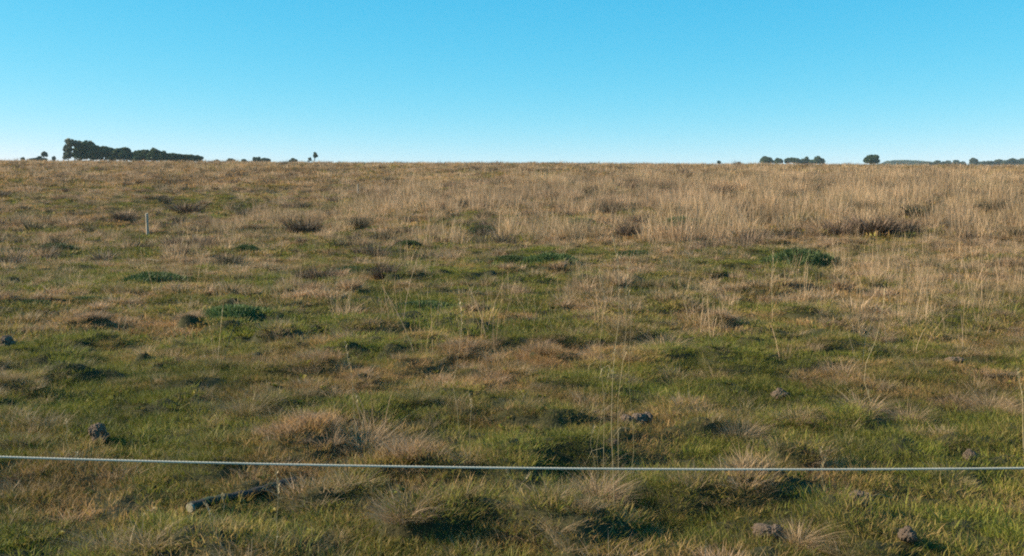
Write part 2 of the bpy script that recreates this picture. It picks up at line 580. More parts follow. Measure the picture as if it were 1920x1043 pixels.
tall_near = library("tall_near", [tuft_mesh("tall_near_%d" % i, M_DRY,
            ((9, 0.09, 0.40, 0.0032), dict(lean=0.25, curl=0.28, rng=rg, seg=4, stalk=True)),
            ((50, 0.11, 0.15, 0.0042), dict(lean=0.8, curl=1.0, rng=rg, seg=3))) for i in range(6)])
tall_far = library("tall_far", [tuft_mesh("tall_far_%d" % i, M_DRY,
            ((26, 0.26, 0.66, 0.012), dict(lean=0.25, curl=0.3, rng=rg, seg=3)),
            ((60, 0.26, 0.34, 0.018), dict(lean=0.6, curl=0.8, rng=rg, seg=2))) for i in range(6)])
tall_vfar = library("tall_vfar", [tuft_mesh("tall_vfar_%d" % i, M_DRY,
            ((34, 0.55, 0.40, 0.030), dict(lean=0.25, curl=0.3, rng=rg, seg=2)),
            ((60, 0.60, 0.26, 0.050), dict(lean=0.5, curl=0.6, rng=rg, seg=2))) for i in range(5)])


def val_of(x, y, k=0):
    return np.clip(0.47 + 1.5 * (fbm(x, y, 0.8, 51 + k, 3) - 0.5) + (0.5 + .8 * sstep(30, 60, y)) * (fbm(x, y, 3.6, 71, 3) - 0.5) + RNG.normal(0, 0.1, len(x)), 0, 1)


EX = []                          # (x, y, radius): ground taken up by single things, kept free of cover


EXT = []                         # the same, but only tall grass keeps clear


def free(x, y, tall=False):
    k = np.ones(len(x), bool)
    for (ex, ey, er) in (EX + EXT if tall else EX):
        k &= (x - ex) ** 2 + ((y - ey) * 0.8) ** 2 > er * er
    return k


# ------------------------------------------------------------------ single plants, clods, wood and wire
def thing_mesh(name, m_, u, v, label, cat, group=None, sc=1.0, dry=0.5, val=0.5, sink=0.0, rz=None, snap=True):
    x, y, z = place(u, v)
    o = link(name, m_, None, (x, y, z - sink), random.uniform(0, 6.28) if rz is None else rz, sc)
    o["dry"] = float(dry); o["val"] = float(val)
    tag(o, label, cat, group)
    return o


# cushions: low mounds of small dense leaves
def cushion_mesh(i, n=1500):
    r_ = np.random.default_rng(100 + i)
    a = r_.random(n) * 2 * np.pi; q = np.sqrt(r_.random(n))
    lob = 1 + 0.18 * np.sin(3 * a + i) + 0.12 * np.sin(5 * a + 2 * i)
    x = q * np.cos(a) * 0.5 * lob; y = q * np.sin(a) * 0.5 * lob
    z = 0.22 * np.sqrt(np.clip(1 - q ** 2, 0, 1)) * (0.75 + 0.5 * fbm(x * 4 + 9 * i, y * 4, 0.7, 3)) 
    d = np.stack([x * 1.2 + r_.normal(0, .35, n), y * 1.2 + r_.normal(0, .35, n), 0.6 + 0.5 * r_.random(n)], 1)
    d /= np.linalg.norm(d, axis=1)[:, None]
    s = np.cross(d, r_.normal(0, 1, (n, 3))); s /= np.linalg.norm(s, axis=1)[:, None]
    L = (0.05 + 0.05 * r_.random(n))[:, None]; w = 0.009
    p = np.stack([x, y, z], 1) - np.array([0, 0, 0.02])
    V = np.stack([p - s * w, p + s * w, p + d * L * 0.6 + s * w * .9, p + d * L], 1).reshape(-1, 3)
    b = np.arange(n)[:, None] * 4
    Fc = np.concatenate([b + np.array([[0, 1, 2]]), b + np.array([[0, 2, 3]])])
    tt = np.tile([0, 0, .6, 1.0], n); rr = np.repeat(r_.random(n), 4)
    # inner mound so the ground does not show through
    k = 14; th = np.arange(k) / k * 2 * np.pi
    iv = [(0, 0, 0.17)]
    for ring, zz in ((0.25, 0.14), (0.42, 0.06), (0.5, -0.06)):
        iv += [(ring * math.cos(q_), ring * math.sin(q_), zz) for q_ in th]
    iv = np.array(iv); o0 = len(V); fi = []
    for j in range(k):
        fi.append((o0, o0 + 1 + j, o0 + 1 + (j + 1) % k))
        for rr_ in (0, 1):
            a0 = o0 + 1 + rr_ * k + j; a1 = o0 + 1 + rr_ * k + (j + 1) % k
            fi += [(a0, a0 + k, a1 + k), (a0, a1 + k, a1)]
    V = np.concatenate([V, iv]); Fc = np.concatenate([Fc, np.array(fi)])
    tt = np.concatenate([tt, np.zeros(len(iv))]); rr = np.concatenate([rr, np.full(len(iv), 0.15)])
    return mesh("cushion_plant", V, Fc, [M_CUSH], {"t": tt, "rnd": rr})


CUSH = [cushion_mesh(i) for i in range(4)]
cush = [  # u, v(base), width px, height factor, dry, val, label
    (438, 604, 120, .9, 0.0, 1.0, "brightest green low cushion plant, left of centre in the mid pasture"),
    (290, 530, 110, .7, 0.05, .6, "green cushion plant in the left pasture, below the grey fence post"),
    (370, 528, 60, .6, 0.05, .3, "small dark cushion touching the right of the green cushion below the fence post"),
    (1035, 500, 100, .9, 0.0, .75, "wide green cushion plant at the centre, left of the tall bunch of stalks"),
    (955, 500, 60, .7, 0.1, .3, "small dark green cushion left of the wide central cushion"),
    (1500, 504, 110, 1.3, 0.0, .55, "largest dark green cushion plant, right of centre below the tall straw grass"),
    (1430, 498, 60, .7, 0.1, .5, "low green cushion just left of the largest dark cushion"),
    (905, 443, 46, 1.1, 0.2, .2, "dark cushion plant on the green patch above centre"),
    (1275, 432, 70, 1.3, 0.05, .6, "rounded green cushion plant at the foot of the tall straw grass, right of centre"),
    (1345, 442, 50, .8, 0.1, .4, "small green cushion right of the rounded green cushion in the straw grass"),
    (1090, 425, 50, 1.0, 0.05, .6, "small green cushion in front of the straw grass, left of a dark shrub"),
    (462, 478, 50, 1.3, 0.1, .5, "upright green cushion plant in the left pasture, right of the fence post"),
    (515, 478, 34, .9, 0.4, .2, "small dark cushion right of the upright green cushion"),
    (105, 478, 70, 1.2, 0.35, .35, "dark rounded cushion plant near the left edge, left of the fence post"),
    (25, 482, 60, 1.0, 0.3, .35, "dark cushion plant cut by the left edge of the view"),
    (62, 574, 80, .8, 0.3, .3, "flat dark cushion plant near the left edge, in the mid pasture"),
    (165, 566, 80, .6, 0.15, .4, "flat green cushion to the right of the flat dark cushion near the left edge"),
    (660, 512, 60, .8, 0.1, .45, "green cushion plant above and left of the centre of the field"),
    (765, 470, 44, 1.2, 0.2, .3, "dark tufted cushion above and left of the centre of the field"),
    (795, 580, 110, .4, 0.0, .6, "very flat green cushion in the middle of the field"),
    (1190, 482, 60, .6, 0.1, .45, "flat green cushion just right of the tall bunch of stalks"),
    (700, 690, 90, .4, 0.0, .8, "flat bright green leafy patch, left of centre below the mid pasture"),
]
for i, (u, v, w, hf, dr, va, lb) in enumerate(cush):
    x, y, z = place(u, v)
    wm = 1.15 * w / F * y
    EXT.extend([(x, y, wm * .45), (x * (1 - .6 * wm / y), y - .6 * wm, wm * .4)])
    o = link("cushion_plant", CUSH[i % 4], None, (x, y, z - 0.02), random.uniform(-.3, .3), (wm, wm * 0.9, wm * hf * 0.95 + .05))
    o["dry"] = dr; o["val"] = va
    tag(o, lb, "cushion plant", "green cushion plants in the pasture")


# dark twiggy shrubs among the dry grass
def shrub_mesh(i, n=240):
    r_ = np.random.default_rng(200 + i)
    a = blades(n, 0.22, 0.55, 0.020, lean=0.9, curl=0.5, seg=3, rng=r_, hvar=.4)
    b = blades(n, 0.30, 0.34, 0.026, lean=1.2, curl=0.7, seg=2, rng=r_, hvar=.4)
    v, f, tt, r = join([a, b])
    return mesh("dark_shrub", v, f, [M_SHRUB], {"t": tt, "rnd": r})


SHRUB = [shrub_mesh(i) for i in range(3)]
shr = [
    (1150, 405, 44, .55, .3, "dark shrub in the straw grass above the tall bunch of stalks"),
    (1610, 398, 40, .4, .25, "dark shrub deep in the tall straw grass, above the long brown bank"),
    (1722, 412, 70, .1, .2, "dark green shrub in the tall straw grass on the right"),
    (1862, 402, 56, .3, .25, "tall dark shrub in the straw grass near the right edge"),
    (1640, 448, 90, .9, .25, "long brown shrubby bank at the foot of the tall straw grass, its middle part"),
    (1570, 446, 60, .9, .35, "brown shrubby clump at the left end of the long brown bank"),
    (1700, 446, 60, .6, .2, "dark shrubby clump at the right end of the long brown bank"),
    (1480, 452, 36, .7, .2, "small dark shrub left of the long brown bank"),
    (1180, 446, 50, .8, .25, "low brown shrub behind the tall bunch of stalks"),
    (672, 432, 40, .35, .15, "dark shrub in the pale grass, right of the fence post and left of centre"),
    (570, 440, 60, .8, .3, "brown shrub in the pale grass left of the dark shrub"),
    (755, 466, 24, .5, .15, "narrow dark shrub next to the dark tufted cushion"),
    (870, 392, 30, .6, .25, "small dark shrub far back in the centre, above the green patch"),
    (770, 420, 26, .8, .3, "small brown shrub left of the green patch above centre"),
    (835, 378, 24, .7, .2, "tiny dark shrub far back, left of the small dark shrub"),
    (1350, 366, 40, .8, .3, "brown shrub far back in the straw grass, right of centre"),
    (1245, 362, 24, .7, .3, "tiny brown shrub far back in the straw grass"),
    (1060, 410, 26, .8, .3, "small brown shrub behind the small green cushion"),
    (350, 402, 60, .8, .2, "long low brown shrub behind the grey fence post"),
    (235, 418, 50, .8, .2, "low brown shrub just left of the grey fence post"),
    (275, 472, 30, .8, .25, "small brown shrub at the foot of the grey fence post"),
    (600, 528, 50, .7, .15, "flat dark shrub in the mid pasture, left of centre"),
    (570, 524, 36, .6, .2, "small dark shrub touching the flat dark shrub in the mid pasture"),
    (725, 526, 50, .9, .3, "low reddish brown shrub in the mid pasture, left of centre"),
    (1400, 640, 40, .8, .2, "small dark brown shrub on the grass, right of the orange straw tussock"),
]
for i, (u, v, w, dr, va, lb) in enumerate(shr):
    x, y, z = place(u, v)
    s = 1.2 * (w / F * y) / 0.95
    EXT.extend([(x * (1 - k / y), y - k, s * .40) for k in (.1, .5, 1.0, 1.6, 2.3)] if y > 12 else [(x, y, s * .3)])
    o = link("dark_shrub", SHRUB[i % 3], None, (x, y, z - 0.02), random.uniform(0, 6.28), (s, s * .8, min(s, 1.4) * .85))
    o["dry"] = dr; o["val"] = va
    tag(o, lb, "shrub", "dark shrubs in the pasture")


# notable grass tussocks
def tussock_mesh(i, n=320, h=0.24, w=0.004, R=0.09, lean=1.0, wind=(0, 0)):
    r_ = np.random.default_rng(300 + i)
    v, f, tt, r = join([blades(n, R, h, w * .8, lean=lean * .8, curl=1.2, seg=3, rng=r_, wind=wind),
                        blades(n * 2, R * 1.5, h * .55, w * .8, lean=1.2, curl=1.4, seg=3, rng=r_, wind=wind)])
    return mesh("grass_tussock", v, f, [M_DRY], {"t": tt, "rnd": r})


TUS = [tussock_mesh(0), tussock_mesh(1, 260, .20), tussock_mesh(2, 260, .30, .006, .12), tussock_mesh(3, 200, .30, .0045, .045, .5, (0.22, 0.1))]
tus = [  # u, v, kind, scale, dry, val, label
    (1245, 662, 2, 1.25, 1.0, .85, "orange straw tussock with a stalk lying flat to its left, right of centre"),
    (1497, 1022, 3, .85, .85, .95, "pale straw tussock leaning right at the bottom of the view"),
    (1200, 960, 0, 1.0, .1, 1.0, "yellow green grass tussock just right of the tall bunch of stalks, below the wire"),
    (965, 770, 0, 1.1, .2, .95, "yellow green grass tussock in the middle of the foreground, above the wire"),
    (1120, 955, 0, 1.15, .95, .35, "reddish brown tussock at the foot of the tall bunch of stalks"),
    (680, 840, 2, 1.2, .9, .55, "large straw and brown tussock above the wire, left of centre"),
    (770, 835, 1, 1.3, .55, .2, "dark tussock joined to the right of the large straw tussock"),
    (1385, 815, 0, 1.3, .75, .3, "brown tussock with a dark hollow, above the wire right of centre"),
    (1495, 790, 1, 1.1, .85, .5, "light brown tussock right of the brown tussock with the dark hollow"),
    (1620, 768, 2, .9, .95, .75, "straw tussock at the foot of the long kinked stalk"),
    (1705, 785, 0, 1.1, .8, .25, "dark brown tussock right of the straw tussock with the kinked stalk"),
    (1860, 765, 0, 1.3, .85, .45, "broad brown tussock at the right edge of the view"),
    (1570, 700, 1, 1.5, .9, .5, "long reddish brown tussock on the right, above the kinked stalk's foot"),
    (1480, 1000, 1, .6, .8, .3, "small brown tussock behind the pale leaning tussock"),
    (760, 1000, 1, 1.2, .85, .35, "brown tussock at the bottom, left of centre"),
    (1650, 640, 2, .9, .9, .45, "brown tussock under the standing straw on the right"),
    (460, 780, 0, 1.4, .45, .35, "wide dark olive tussock above the wire on the left"),
    (560, 775, 1, 1.2, .35, .2, "dark green tussock right of the wide olive tussock"),
    (205, 1030, 1, 1.0, .7, .2, "dark brown tussock at the lower left"),
    (780, 765, 1, 1.2, .2, .2, "dark green tussock above the large straw tussock"),
    (1350, 600, 2, 1.0, .95, .8, "straw tussock right of the orange straw tussock"),
    (1300, 700, 1, .7, .85, .4, "small reddish tussock below the orange straw tussock"),
    (580, 690, 1, 1.0, .8, .2, "small dark brown tussock on the green turf left of centre"),
    (1640, 490, 2, 1.0, .95, .7, "bright brown tussock below the long brown bank"),
    (1275, 530, 1, 1.3, .7, .6, "pale pinkish tussock right of the tall bunch of stalks"),
]
for (u, v, k, s, dr, va, lb) in tus:
    px_, py_, pz_ = place(u, v); EXT.append((px_, py_, .16 * s))
    o = thing_mesh("grass_tussock", TUS[k], u, v, lb, "tussock", "single grass tussocks", (s * .8, s * .8, s * .6), dr * .85, min(.65, max(va, .35)), 0.01)


# clods of dried earth and dung
def clod_mesh(i, lobes):
    import bmesh
    bm = bmesh.new()
    r_ = random.Random(400 + i)
    for (lx, ly, lz, rx, ry, rz_) in lobes:
        q = bmesh.ops.create_icosphere(bm, subdivisions=4, radius=1.0)
        o1, o2 = r_.random() * 50, r_.random() * 50
        for vv in q['verts']:
            c = vv.co.copy()
            n1 = float(fbm(c.x * 2 + o1, c.y * 2 + c.z * 1.7 + o2, 1.1, 2))
            n2 = float(vnoise(c.x * 7 + o1, c.y * 7 + c.z * 5 + o2, 1.0, 5))
            n3 = float(vnoise(c.x * 16 + o2, c.y * 16 + c.z * 13 + o1, 1.0, 8))
            k = 0.62 + 0.60 * n1 + 0.26 * n2 + 0.12 * n3
            vv.co = Vector((lx + c.x * rx * k, ly + c.y * ry * k, lz + c.z * rz_ * k))
    m_ = bpy.data.meshes.new("earth_clod"); bm.to_mesh(m_); bm.free()
    m_.materials.append(M_EARTH)
    return m_


clods = [  # u, v, width m, height m, lobes kind, label
    (184, 826, .12, .12, 0, "rounded pale clod perched on a smaller one, with black shade on its right, lower left"),
    (1174, 800, .13, .09, 1, "left half of the pair of grey clods above the wire, right of centre"),
    (1204, 797, .14, .10, 2, "right half of the pair of grey clods, hollowed and darker"),
    (1148, 838, .085, .055, 1, "small pinkish clod behind the tall stalks, just above the wire"),
    (1817, 868, .09, .075, 3, "small pointed clod just above the wire on the right"),
    (1610, 962, .15, .12, 0, "largest pinkish grey clod below the wire on the right"),
    (1440, 1010, .12, .07, 2, "crumbled pink clod below the wire, left of the pale leaning tussock"),
    (1462, 742, .14, .09, 3, "pointed grey clod above the brown tussocks, right of centre"),
    (1790, 682, .16, .07, 2, "pale flat clod on the right, above the broad brown tussock"),
    (14, 655, .14, .12, 0, "grey clod at the left edge of the view, with dark shade beside it"),
    (1700, 1040, .09, .07, 3, "brown clod at the very bottom of the view on the right"),
    (287, 958, .07, .035, 1, "small pale crumb of earth beside the leafy weed, left of the fallen timber"),
    (98, 700, .10, .05, 2, "small grey clod on the green turf at the left"),
]
LB = [[(0, 0, .62, .48, .5, .42), (.05, -.25, .18, .38, .35, .30), (.15, .1, .2, .45, .45, .35)],
      [(0, 0, .35, .5, .45, .5), (.3, -.1, .2, .35, .3, .3)],
      [(-.15, 0, .3, .5, .4, .45), (.35, .05, .38, .28, .35, .42), (-.3, -.2, .1, .3, .3, .2)],
      [(0, 0, .3, .5, .5, .42), (.0, .05, .62, .26, .26, .34)]]
for i, (u, v, w, h, k, lb) in enumerate(clods):
    x, y, z = place(u, v)
    z = max(z, float(macro(x, y)) - 0.02)
    EX.append((x, y - w * .4, w * .75)); EXT.append((x, y - w, w * 1.8 + .1))
    z += .03
    o = link("earth_clod", clod_mesh(i, LB[k]), None, (x, y, z - 0.01), random.uniform(-.4, .4), (w * 1.0, w * 1.0, h * 1.05))
    tag(o, lb, "clod", "clods lying in the grass")

# fallen timber with a pale sawn end
ax, ay, az_ = place(356, 968); bx_, by_, bz_ = place(552, 908)
L_ = math.hypot(bx_ - ax, by_ - ay)
for q_ in (0, .12, .25, .38, .5, .75, .9):
    EX.append((ax + (bx_ - ax) * q_, ay + (by_ - ay) * q_ - .03, .05)); EXT.append((ax + (bx_ - ax) * q_, ay + (by_ - ay) * q_ - .05, .14))
n_ = 22
pts = []
for i in range(n_):
    s = i / (n_ - 1)
    pts.append((s * L_, 0.012 * math.sin(5 * s + 1), 0.006 * math.sin(9 * s)))
V, Q = tube(pts, [0.038 + 0.005 * math.sin(7 * i * .3) - 0.008 * (i / n_) for i in range(n_)], 12)
for k in range(len(V)):
    f_ = 1 + 0.10 * (float(vnoise(V[k][0] * 20, k % 12, 1.0, 9)) - .5)
    V[k][1] *= f_; V[k][2] *= f_
Q = [list(q) for q in Q] + [list(range(len(V) - 12, len(V)))]
root = bpy.data.objects.new("fallen_timber", None); C.objects.link(root)
root.scale = (1, 1, 0.72)
root.location = (ax, ay, float(macro(ax, ay)) + 0.078)
root.rotation_euler = (0, -math.asin(max(-.3, min(.3, (float(macro(bx_, by_)) + 0.040 - float(macro(ax, ay)) - 0.065) / L_))), math.atan2(by_ - ay, bx_ - ax))
tag(root, "dark mossy round timber lying in the grass with a pale sawn end, lower left", "timber")
link("trunk", mesh("timber_trunk", V, Q, [M_BARK], smooth=True), root)
cv = [(-0.004, 0, 0)] + [(-0.002, 0.036 * math.cos(a), 0.036 * math.sin(a)) for a in np.arange(12) / 12 * 6.2832] + \
     [(0.012, 0.0400 * math.cos(a), 0.0400 * math.sin(a)) for a in np.arange(12) / 12 * 6.2832]
cf = [(0, 1 + (j + 1) % 12, 1 + j) for j in range(12)] + [(1 + j, 1 + (j + 1) % 12, 13 + (j + 1) % 12, 13 + j) for j in range(12)]
link("sawn_end", mesh("timber_sawn_end", cv, cf, [M_CUT]), root)


# fence posts
def post_mesh(h, w, top=0.03, jit=0.006):
    r_ = random.Random(int(h * 100))
    vs = []; n = 9
    sec = [(-1, -.62), (-.7, -1), (.72, -1), (1, -.7), (1, .66), (.66, 1), (-.7, 1), (-1, .7)]
    for i in range(n):
        z = -0.3 + (h + 0.3) * i / (n - 1)
        dx = 0.012 * math.sin(z * 2.1)
        for (a, b) in sec:
            zz = z + (top * (a * .6 + b * .2) if i == n - 1 else 0)
            k = w / 2 * (1.06 - 0.1 * i / n)
            vs.append((a * k + dx + r_.uniform(-jit, jit) * .4, b * k + r_.uniform(-jit, jit) * .4, zz))
    fs = [(i * 8 + j, i * 8 + (j + 1) % 8, (i + 1) * 8 + (j + 1) % 8, (i + 1) * 8 + j) for i in range(n - 1) for j in range(8)]
    fs.append(tuple((n - 1) * 8 + j for j in range(8)))
    return mesh("fence_post", vs, fs, [M_WOOD])


x, y, z = place(277, 447)
EXT += [(x * (1 - k / y), y - k, .45 + .1 * k) for k in (0, .6, 1.3, 2.2)]
hh = (447 - 402) / F * y
o = link("fence_post", post_mesh(hh, 0.0062 * y * 0.40), None, (x, y, z), 0.10)
o.rotation_euler = (0.0, -0.02, 0.5)
tag(o, "weathered grey wooden fence post standing alone in the left pasture", "fence post", "fence posts in the field")
x, y, z = place(671, 370)
hh = (370 - 347) / F * y
o = link("fence_post", post_mesh(hh, 0.0026 * y * .42, .01, .003), None, (x, y, z), 0.4)
tag(o, "thin pale stake far back in the dry grass, left of centre", "stake", "fence posts in the field")


# dry sticks lying on the turf
def stick(u0, v0, u1, v1, r, lb):
    a = place(u0, v0); b = place(u1, v1)
    n = 7; pts = []
    for i in range(n):
        s = i / (n - 1)
        X = (b[0] - a[0]) * s; Y = (b[1] - a[1]) * s
        pts.append((X, Y, 0.05 + float(macro(a[0] + X, a[1] + Y) - macro(a[0], a[1])) + 0.012 * math.sin(6 * s) + r * 2))
    V, Q = tube(pts, [r * (1 - .5 * i / n) for i in range(n)], 6)
    o = link("dry_stick", mesh("dry_stick", V, Q, [M_CUT]), None, (a[0], a[1], float(macro(a[0], a[1])) + 0.05))
    tag(o, lb, "stick", "pale sticks lying in the grass")


stick(276, 493, 303, 494, 0.012, "pale stick lying in the dry grass below the grey fence post")
stick(380, 388, 398, 387, 0.03, "pale stick lying far back, behind and right of the grey fence post")
stick(1135, 590 + 95, 1165, 590 + 90, 0.003, "short pale stick beside the tall bunch of stalks")
stick(1635, 953, 1680, 952, 0.0018, "thin pale stick lying right of the largest pinkish clod")


# tall single stalks close to the camera
def stalk(u0, v0, top, r, lb, cat="grass stalk", leaves=4, seed=1, kink=0.0, grp="tall dry stalks standing in the foreground"):
    """top: list of (u, v) the stem passes through above its foot, at the foot's distance"""
    x0, y0, z0 = place(u0, v0)
    rr = random.Random(seed)
    P = [(x0, y0, z0 - 0.02)]
    for j, (u, v) in enumerate(top):
        d = ray(u, v); yy = y0 + 0.03 * rr.uniform(-1, 1)
        t_ = yy / d[1]
        P.append((d[0] * t_, yy, EYE + d[2] * t_))
    P = np.array(P) - np.array([x0, y0, z0])
    n = max(10, 4 * len(P)); pp = []
    tk = np.linspace(0, 1, len(P))
    for s in np.linspace(0, 1, n):
        q = [np.interp(s, tk, P[:, c]) for c in range(3)]
        q[0] += 0.010 * math.sin(9 * s + seed) * s; q[1] += 0.006 * math.sin(7 * s + seed)
        pp.append(q)
    r *= .75
    V, Q = tube(pp, [r * (1 - .6 * i / n) for i in range(n)], 5)
    root = bpy.data.objects.new("grass_stalk", None); C.objects.link(root)
    root.location = (x0, y0, z0)
    tag(root, lb, cat, grp)
    link("stem", mesh("stalk_stem", V, Q, [M_STRAW], smooth=True), root)
    H = float(P[-1][2])
    pp = np.array(pp)
    for k in range(leaves):
        s = rr.uniform(.12, .8); b = pp[int(s * (n - 1))]
        a = rr.uniform(0, 6.28); ll = H * rr.uniform(.04, .10); w = r * 1.1
        dr = np.array([math.cos(a), math.sin(a) * .6, 0]); up = np.array([0, 0, 1.0])
        sd_ = np.cross(dr, up) * w
        c1 = b + dr * ll * .35 + up * ll * .45; c2 = b + dr * ll * .8 + up * ll * .35; c3 = b + dr * ll * 1.05 - up * ll * .15
        lv = [b - sd_ * .5, b + sd_ * .5, c1 - sd_, c1 + sd_, c2 - sd_ * .7, c2 + sd_ * .7, c3]
        link("leaf", mesh("stalk_leaf", lv, [(0, 1, 3, 2), (2, 3, 5, 4), (4, 5, 6)], [M_STRAW]), root)
    # seed head
    hv, hf = [], []
    for k in range(22):
        s = .78 + .22 * k / 22; b = np.array([np.interp(s, np.linspace(0, 1, n), pp[:, c]) for c in range(3)])
        a = rr.uniform(0, 6.28); ll = 0.018 + 0.012 * rr.random()
        d = np.array([math.cos(a) * .5, math.sin(a) * .5, .9]) * ll
        sd_ = np.array([-math.sin(a), math.cos(a), 0]) * .0028
        i0 = len(hv); hv += [b, b + d * .5 + sd_, b + d, b + d * .5 - sd_]; hf.append((i0, i0 + 1, i0 + 2, i0 + 3))
    link("seed_head", mesh("stalk_seed_head", hv, hf, [M_STRAW]), root)
    return root


stalk(1153, 985, [(1146, 800), (1150, 700), (1160, 600), (1157, 500), (1150, 440)], .0024, "tallest straw stalk of the bunch, rising from below the wire in the centre right", leaves=6, seed=1)
stalk(1140, 965, [(1132, 880), (1134, 760), (1122, 650), (1134, 560), (1126, 500)], .0019, "second tall stalk of the bunch, leaning left of the tallest", leaves=5, seed=2)
stalk(1164, 960, [(1160, 870), (1158, 750), (1172, 630), (1176, 540), (1184, 480)], .0019, "third tall stalk of the bunch, bending right at its tip", leaves=5, seed=3)
stalk(1125, 895, [(1118, 840), (1128, 770), (1140, 720), (1152, 650)], .0014, "slanting stalk left of the tall bunch, leaning to the right", leaves=2, seed=4)
stalk(1128, 905, [(1108, 840), (1112, 800)], .0016, "short pale dead stem left of the tall bunch, just above the wire", leaves=2, seed=5)
stalk(1180, 905, [(1188, 850), (1186, 790), (1180, 700), (1182, 600), (1176, 540)], .0016, "thin upright stalk right of the tall bunch", leaves=2, seed=6)
stalk(881, 900, [(882, 840), (882, 780), (880, 740)], .0022, "thin upright stalk crossing the wire left of centre", leaves=1, seed=7)
stalk(862, 820, [(858, 770), (850, 720), (855, 690), (866, 600), (862, 560)], .0024, "bent brown stalk above the wire left of centre", leaves=3, seed=8)
stalk(672, 855, [(665, 780), (661, 730), (656, 690), (650, 640)], .0028, "tall pale stalk rising from the large straw tussock", leaves=4, seed=9)
stalk(690, 850, [(676, 790), (668, 740)], .0020, "second stalk from the large straw tussock, shorter and leaning left", leaves=2, seed=10)
stalk(1000, 985, [(975, 930), (958, 895), (945, 880)], .0024, "forked weed stem leaning left below the wire in the centre", leaves=3, seed=11)
stalk(972, 975, [(972, 940), (980, 905), (992, 890)], .0016, "thin side stem of the forked weed below the wire", leaves=1, seed=12)
stalk(1449, 600, [(1447, 540), (1450, 500), (1448, 470)], .005, "tall pale stalk standing alone right of centre, in front of the largest dark cushion", leaves=3, seed=13)
stalk(1642, 780, [(1630, 745), (1621, 715), (1624, 680), (1640, 640), (1655, 580), (1660, 540)], .0036, "long kinked stalk on the right, leaning right above a sharp bend", leaves=3, seed=14)
stalk(1920, 860, [(1918, 800), (1916, 740), (1910, 690)], .0045, "pale thick stem at the right edge of the view above the wire", leaves=2, seed=15)
stalk(1540, 905, [(1543, 870), (1540, 840)], .0018, "short thin stalk behind the wire on the right", leaves=1, seed=16)
stalk(1552, 950, [(1545, 920), (1541, 890), (1545, 860)], .0018, "thin stalk leaning left below the wire on the right", leaves=2, seed=17)
stalk(865, 660, [(864, 630), (866, 600), (862, 575)], .003, "pale stalk standing in the mid pasture left of centre", leaves=2, seed=18)
stalk(510, 1060, [(520, 1000), (522, 950), (515, 880)], .0026, "thin stalk at the bottom, right of the fallen timber", leaves=3, seed=19)
stalk(425, 1060, [(405, 1000), (392, 970), (384, 945)], .0026, "leaning stalk crossing in front of the fallen timber", leaves=2, seed=20)
stalk(420, 990, [(419, 955), (418, 930)], .0022, "short upright stalk in front of the fallen timber", leaves=1, seed=21)
stalk(388, 700, [(386, 680), (383, 665)], .0026, "short pale stalk on the green turf at the left", leaves=1, seed=22)
stalk(655, 590, [(657, 560), (660, 535), (655, 510)], .005, "pale stalk among standing straw left of centre", leaves=3, seed=23)
stalk(1290, 600, [(1285, 560), (1292, 520)], .004, "pale stalk between the orange tussock and the alone standing stalk", leaves=3, seed=24)
stalk(145, 905, [(143, 880), (141, 850)], .002, "short stalk crossing the wire on the left", leaves=1, seed=25)
stalk(130, 860, [(126, 820), (122, 790)], .0035, "green upright blade cluster above the wire on the left", leaves=5, seed=26)

# leafy weed left of the fallen timber
wx, wy, wz = place(283, 955)
root = bpy.data.objects.new("leafy_weed", None); C.objects.link(root); root.location = (wx, wy, wz)
tag(root, "small weed with pale curled leaves left of the fallen timber", "weed")
for k in range(14):
    a = k * 2.4; ll = random.uniform(.04, .08); w = .012
    d = np.array([math.cos(a), math.sin(a), 0]); s_ = np.array([-math.sin(a), math.cos(a), 0]) * w
    p0 = d * .01; p1 = d * ll * .6 + np.array([0, 0, .03 + .01 * (k % 3)]); p2 = d * ll + np.array([0, 0, .02])
    link("leaf", mesh("weed_leaf", [p0 - s_ * .3, p0 + s_ * .3, p1 + s_, p1 - s_, p2], [(0, 1, 2, 3), (3, 2, 4)], [M_STRAW if k % 2 else M_CUSH]), root)

# ------------------------------------------------------------------ grass cover
# short turf in rings, blades coarser where only coarse shape can be seen
for (nm, lib, k, y0, y1, dens, s0, s1) in (
        ("turf_grass", turf_near, 6, 4.6, 13.0, 95, 0.85, 1.4),
        ("turf_grass", turf_mid, 5, 13.0, 33.0, 32, 0.8, 1.3),
        ("turf_grass", turf_far, 4, 33.0, 75.0, 10, 0.8, 1.3),
        ("turf_grass", turf_far, 4, 75.0, 135.0, 3.0, 1.3, 2.2)):
    x, y = sample(y0, y1, dens)
    kf = free(x, y); x, y = x[kf], y[kf]
    u, v, tall, dry, band = cover(x, y)
    lay(nm, lib, k, x, y, dry * 0.9, val_of(x, y), s0, s1, "short green and brown grass covering the pasture")

def rosette(i):
    r_ = np.random.default_rng(600 + i)
    V, Fc, T, R_ = [], [], [], []
    for k in range(9):
        a = k * 2.4 + r_.random(); L = r_.uniform(.03, .07); w = L * r_.uniform(.16, .28)
        d = np.array([math.cos(a), math.sin(a), 0]); n_ = np.array([-math.sin(a), math.cos(a), 0]) * w
        up = np.array([0, 0, 1.0]); h = r_.uniform(.25, .8) * L
        p = [d * .004, d * L * .5 + up * h - n_, d * L * .5 + up * h + n_, d * L + up * h * .8]
        b = len(V); V += p; Fc += [(b, b + 1, b + 3), (b, b + 3, b + 2)]; T += [0, .5, .5, 1]; R_ += [r_.random()] * 4
    return mesh("rosette_%d" % i, np.array(V), np.array(Fc), [M_TURF], {"t": np.array(T), "rnd": np.array(R_)})


